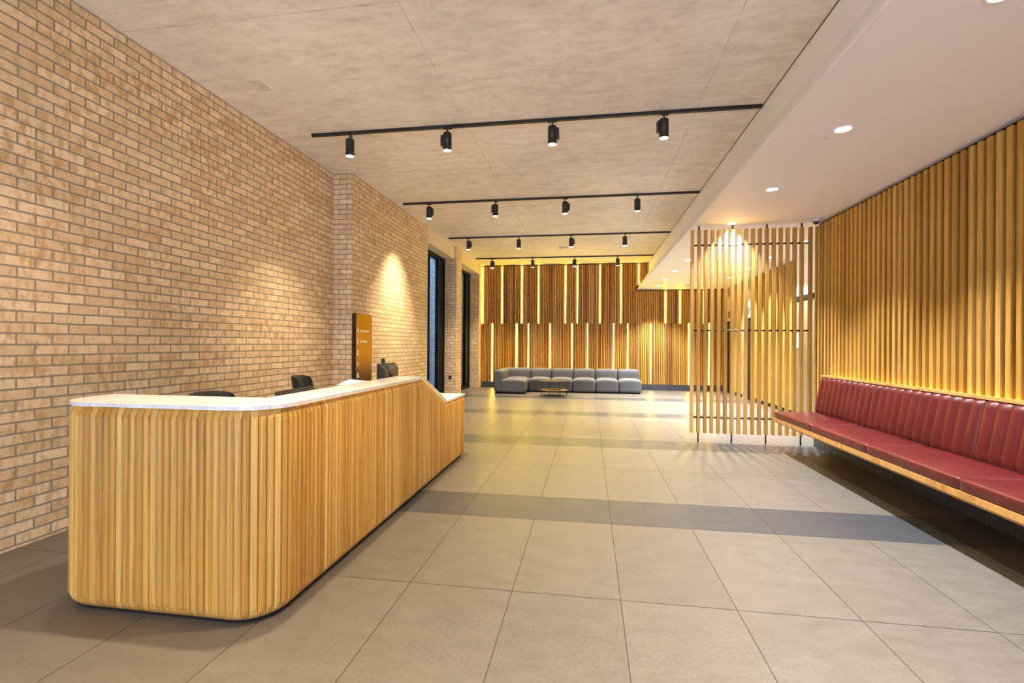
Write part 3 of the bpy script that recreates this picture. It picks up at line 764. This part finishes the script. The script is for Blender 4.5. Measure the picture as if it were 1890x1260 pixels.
def bk_(x0, x1, y0, y1): return MB().rbox(((x0 + x1) / 2, (y0 + y1) / 2, 0.345), ((x1 - x0) / 2, (y1 - y0) / 2, 0.315), 0.085, 12)
for i in range(0, 6): bk_(bx[i] + 0.003 - (0.16 if i == 0 else 0), bx[i + 1] - 0.003, 14.72, 15.02).build('backrest', 'fabric', sf)
MB().rbox((-2.515, 14.22, 0.345), (0.115, 0.52 + 0.12, 0.315), 0.09, 12).build('arm_cushion', 'fabric', sf)
MB().rbox((-2.515, 13.50, 0.345), (0.115, 0.10, 0.315), 0.085, 8).build('arm_cushion', 'fabric', sf)
ft = MB(); ft.box(-2.6, -1.8, 13.46, 14.95, 0.0, 0.032); ft.box(-1.75, 1.44, 14.11, 14.95, 0.0, 0.032); ft.build('plinth', 'blackgap', sf)

# ------------------------------------------------------------------ coffee table
ctb = empty('coffee_table', (-0.93, 13.25, 0), 'round two-tier coffee table with dark top and wood shelf before the sofa', 'table')
cx, cy = -0.93, 13.22
t = MB(); t.lathe([(0.0, 0.385), (0.42, 0.385), (0.436, 0.390), (0.436, 0.398), (0.42, 0.403), (0.0, 0.403)], (cx, cy), 48); t.build('tabletop', 'tabletop', ctb)
t = MB(); t.lathe([(0.0, 0.150), (0.36, 0.150), (0.372, 0.156), (0.372, 0.164), (0.0, 0.170)], (cx, cy), 48); t.build('shelf', 'tablewood', ctb)
for a in (18, 108, 198, 288):
    a = math.radians(a + 190); px, py = cx + 0.372 * math.cos(a), cy + 0.372 * math.sin(a)
    l = MB(); l.tube((px, py, 0.0), (px, py, 0.386), 0.008, n=10); l.build('leg', 'black', ctb)
fb = MB(); fb.box(-0.19, 0.17, 12.76, 12.83, 0.0, 0.003)
tag(fb.build('floor_box', 'grey_metal', None, (0, 12.8, 0)), 'narrow flat metal floor box lid in the tiles right of the coffee table', 'floor box')

# ------------------------------------------------------------------ ceiling devices
cc = empty('security_camera', (2.99, 7.06, SOF), 'white dome security camera with dark ball at the top of the slatted screen', 'camera')
t = MB(); t.lathe([(0.060, SOF), (0.060, SOF - 0.03), (0.052, SOF - 0.045), (0.0, SOF - 0.045)], (2.99, 7.06), 28); t.build('housing', 'camwhite', cc)
t = MB(); t.lathe([(0.038 * math.cos(a), SOF - 0.045 - 0.038 * math.sin(a)) for a in [i * PI / 20 for i in range(11)]], (2.98, 7.05), 24); t.build('lens_ball', 'camgrey', cc)
sd = empty('smoke_detector', (-0.73, 12.8, H1), 'small white smoke detector on the concrete ceiling near the far wall', 'detector')
t = MB(); t.lathe([(0.06, H1), (0.06, H1 - 0.02), (0.045, H1 - 0.05), (0.0, H1 - 0.055)], (-0.73, 12.8), 24); t.build('housing', 'camwhite', sd)
t = MB(); t.tube((-0.68, 12.8, H1 - 0.012), (-0.42, 12.72, H1 - 0.012), 0.01, n=8); t.build('conduit', 'camwhite', sd)
sd = empty('smoke_detector', (2.75, 14.4, SOF), 'small grey detector under the lowered ceiling left of the screen', 'detector')
t = MB(); t.lathe([(0.055, SOF), (0.055, SOF - 0.018), (0.04, SOF - 0.04), (0.0, SOF - 0.042)], (2.75, 14.4), 24); t.build('housing', 'camwhite', sd)

# ------------------------------------------------------------------ lifts and door seen through the screen
def lift(name, y0, y1, num):
    f = MB(); f.box(3.995, 4.06, y0, y0 + 0.10, 0, 2.09); f.box(3.995, 4.06, y1 - 0.10, y1, 0, 2.09); f.box(3.995, 4.06, y0, y1, 2.09, SOF)
    r = struct(name, f, 'tan'); r['_o'] = (0, 0, 0)
    MB().box(4.03, 4.05, y0 + 0.10, (y0 + y1) / 2 - 0.001, 0, 2.09).build('door_leaf', 'liftdoor', r)
    MB().box(4.03, 4.05, (y0 + y1) / 2 + 0.001, y1 - 0.10, 0, 2.09).build('door_leaf', 'liftdoor', r)
    yc = (y0 + y1) / 2
    MB().box(3.989, 3.994, yc - 0.1, yc + 0.1, 2.18, 2.36).build('indicator', 'plastic', r)
    text(num, 0.12, (3.9885, yc + 0.035, 2.215), r, 'indicator_digit', rot3=(PI / 2, 0, -PI / 2))
    v = MB()
    for k in range(8): v.box(3.985, 3.994, yc - 0.2, yc + 0.2, 2.80 + k * 0.03, 2.815 + k * 0.03)
    v.build('grille', 'grey_metal', r)
lift('door_1', 14.45, 15.30, '1')
lift('door_2', 12.75, 13.62, '1')
f = MB(); f.box(3.995, 4.06, 9.35, 9.43, 0, 2.35); f.box(3.995, 4.06, 10.37, 10.45, 0, 2.35); f.box(3.995, 4.06, 9.43, 10.37, 2.27, 2.35)
dr = struct('door_3', f, 'frame'); dr['_o'] = (0, 0, 0)
MB().box(4.02, 4.055, 9.44, 10.36, 0.005, 2.265).build('door_leaf', 'doorgrey', dr)
MB().box(4.0, 4.06, 9.35, 10.45, 2.351, SOF).build('overpanel', 'white', dr)
MB().tube((3.97, 9.92, 0.88), (3.97, 9.92, 1.5), 0.012, n=10).build('handle', 'grey_metal', dr)
s1 = MB(); s1.box(3.982, 3.994, 10.12, 10.36, 2.40, 2.60)
tag(s1.build('notice', 'paper', None, (3.99, 10.24, 2.4)), 'small white notice above the far door, seen through the screen', 'notice')
s1 = MB(); s1.box(4.012, 4.0195, 10.14, 10.34, 1.34, 1.64)
tag(s1.build('notice', 'paper', None, (4.015, 10.24, 1.34)), 'white sheet fixed on the far door, seen between screen slats', 'notice')
for o in list(scn.objects):
    if '_o' in o: del o['_o']
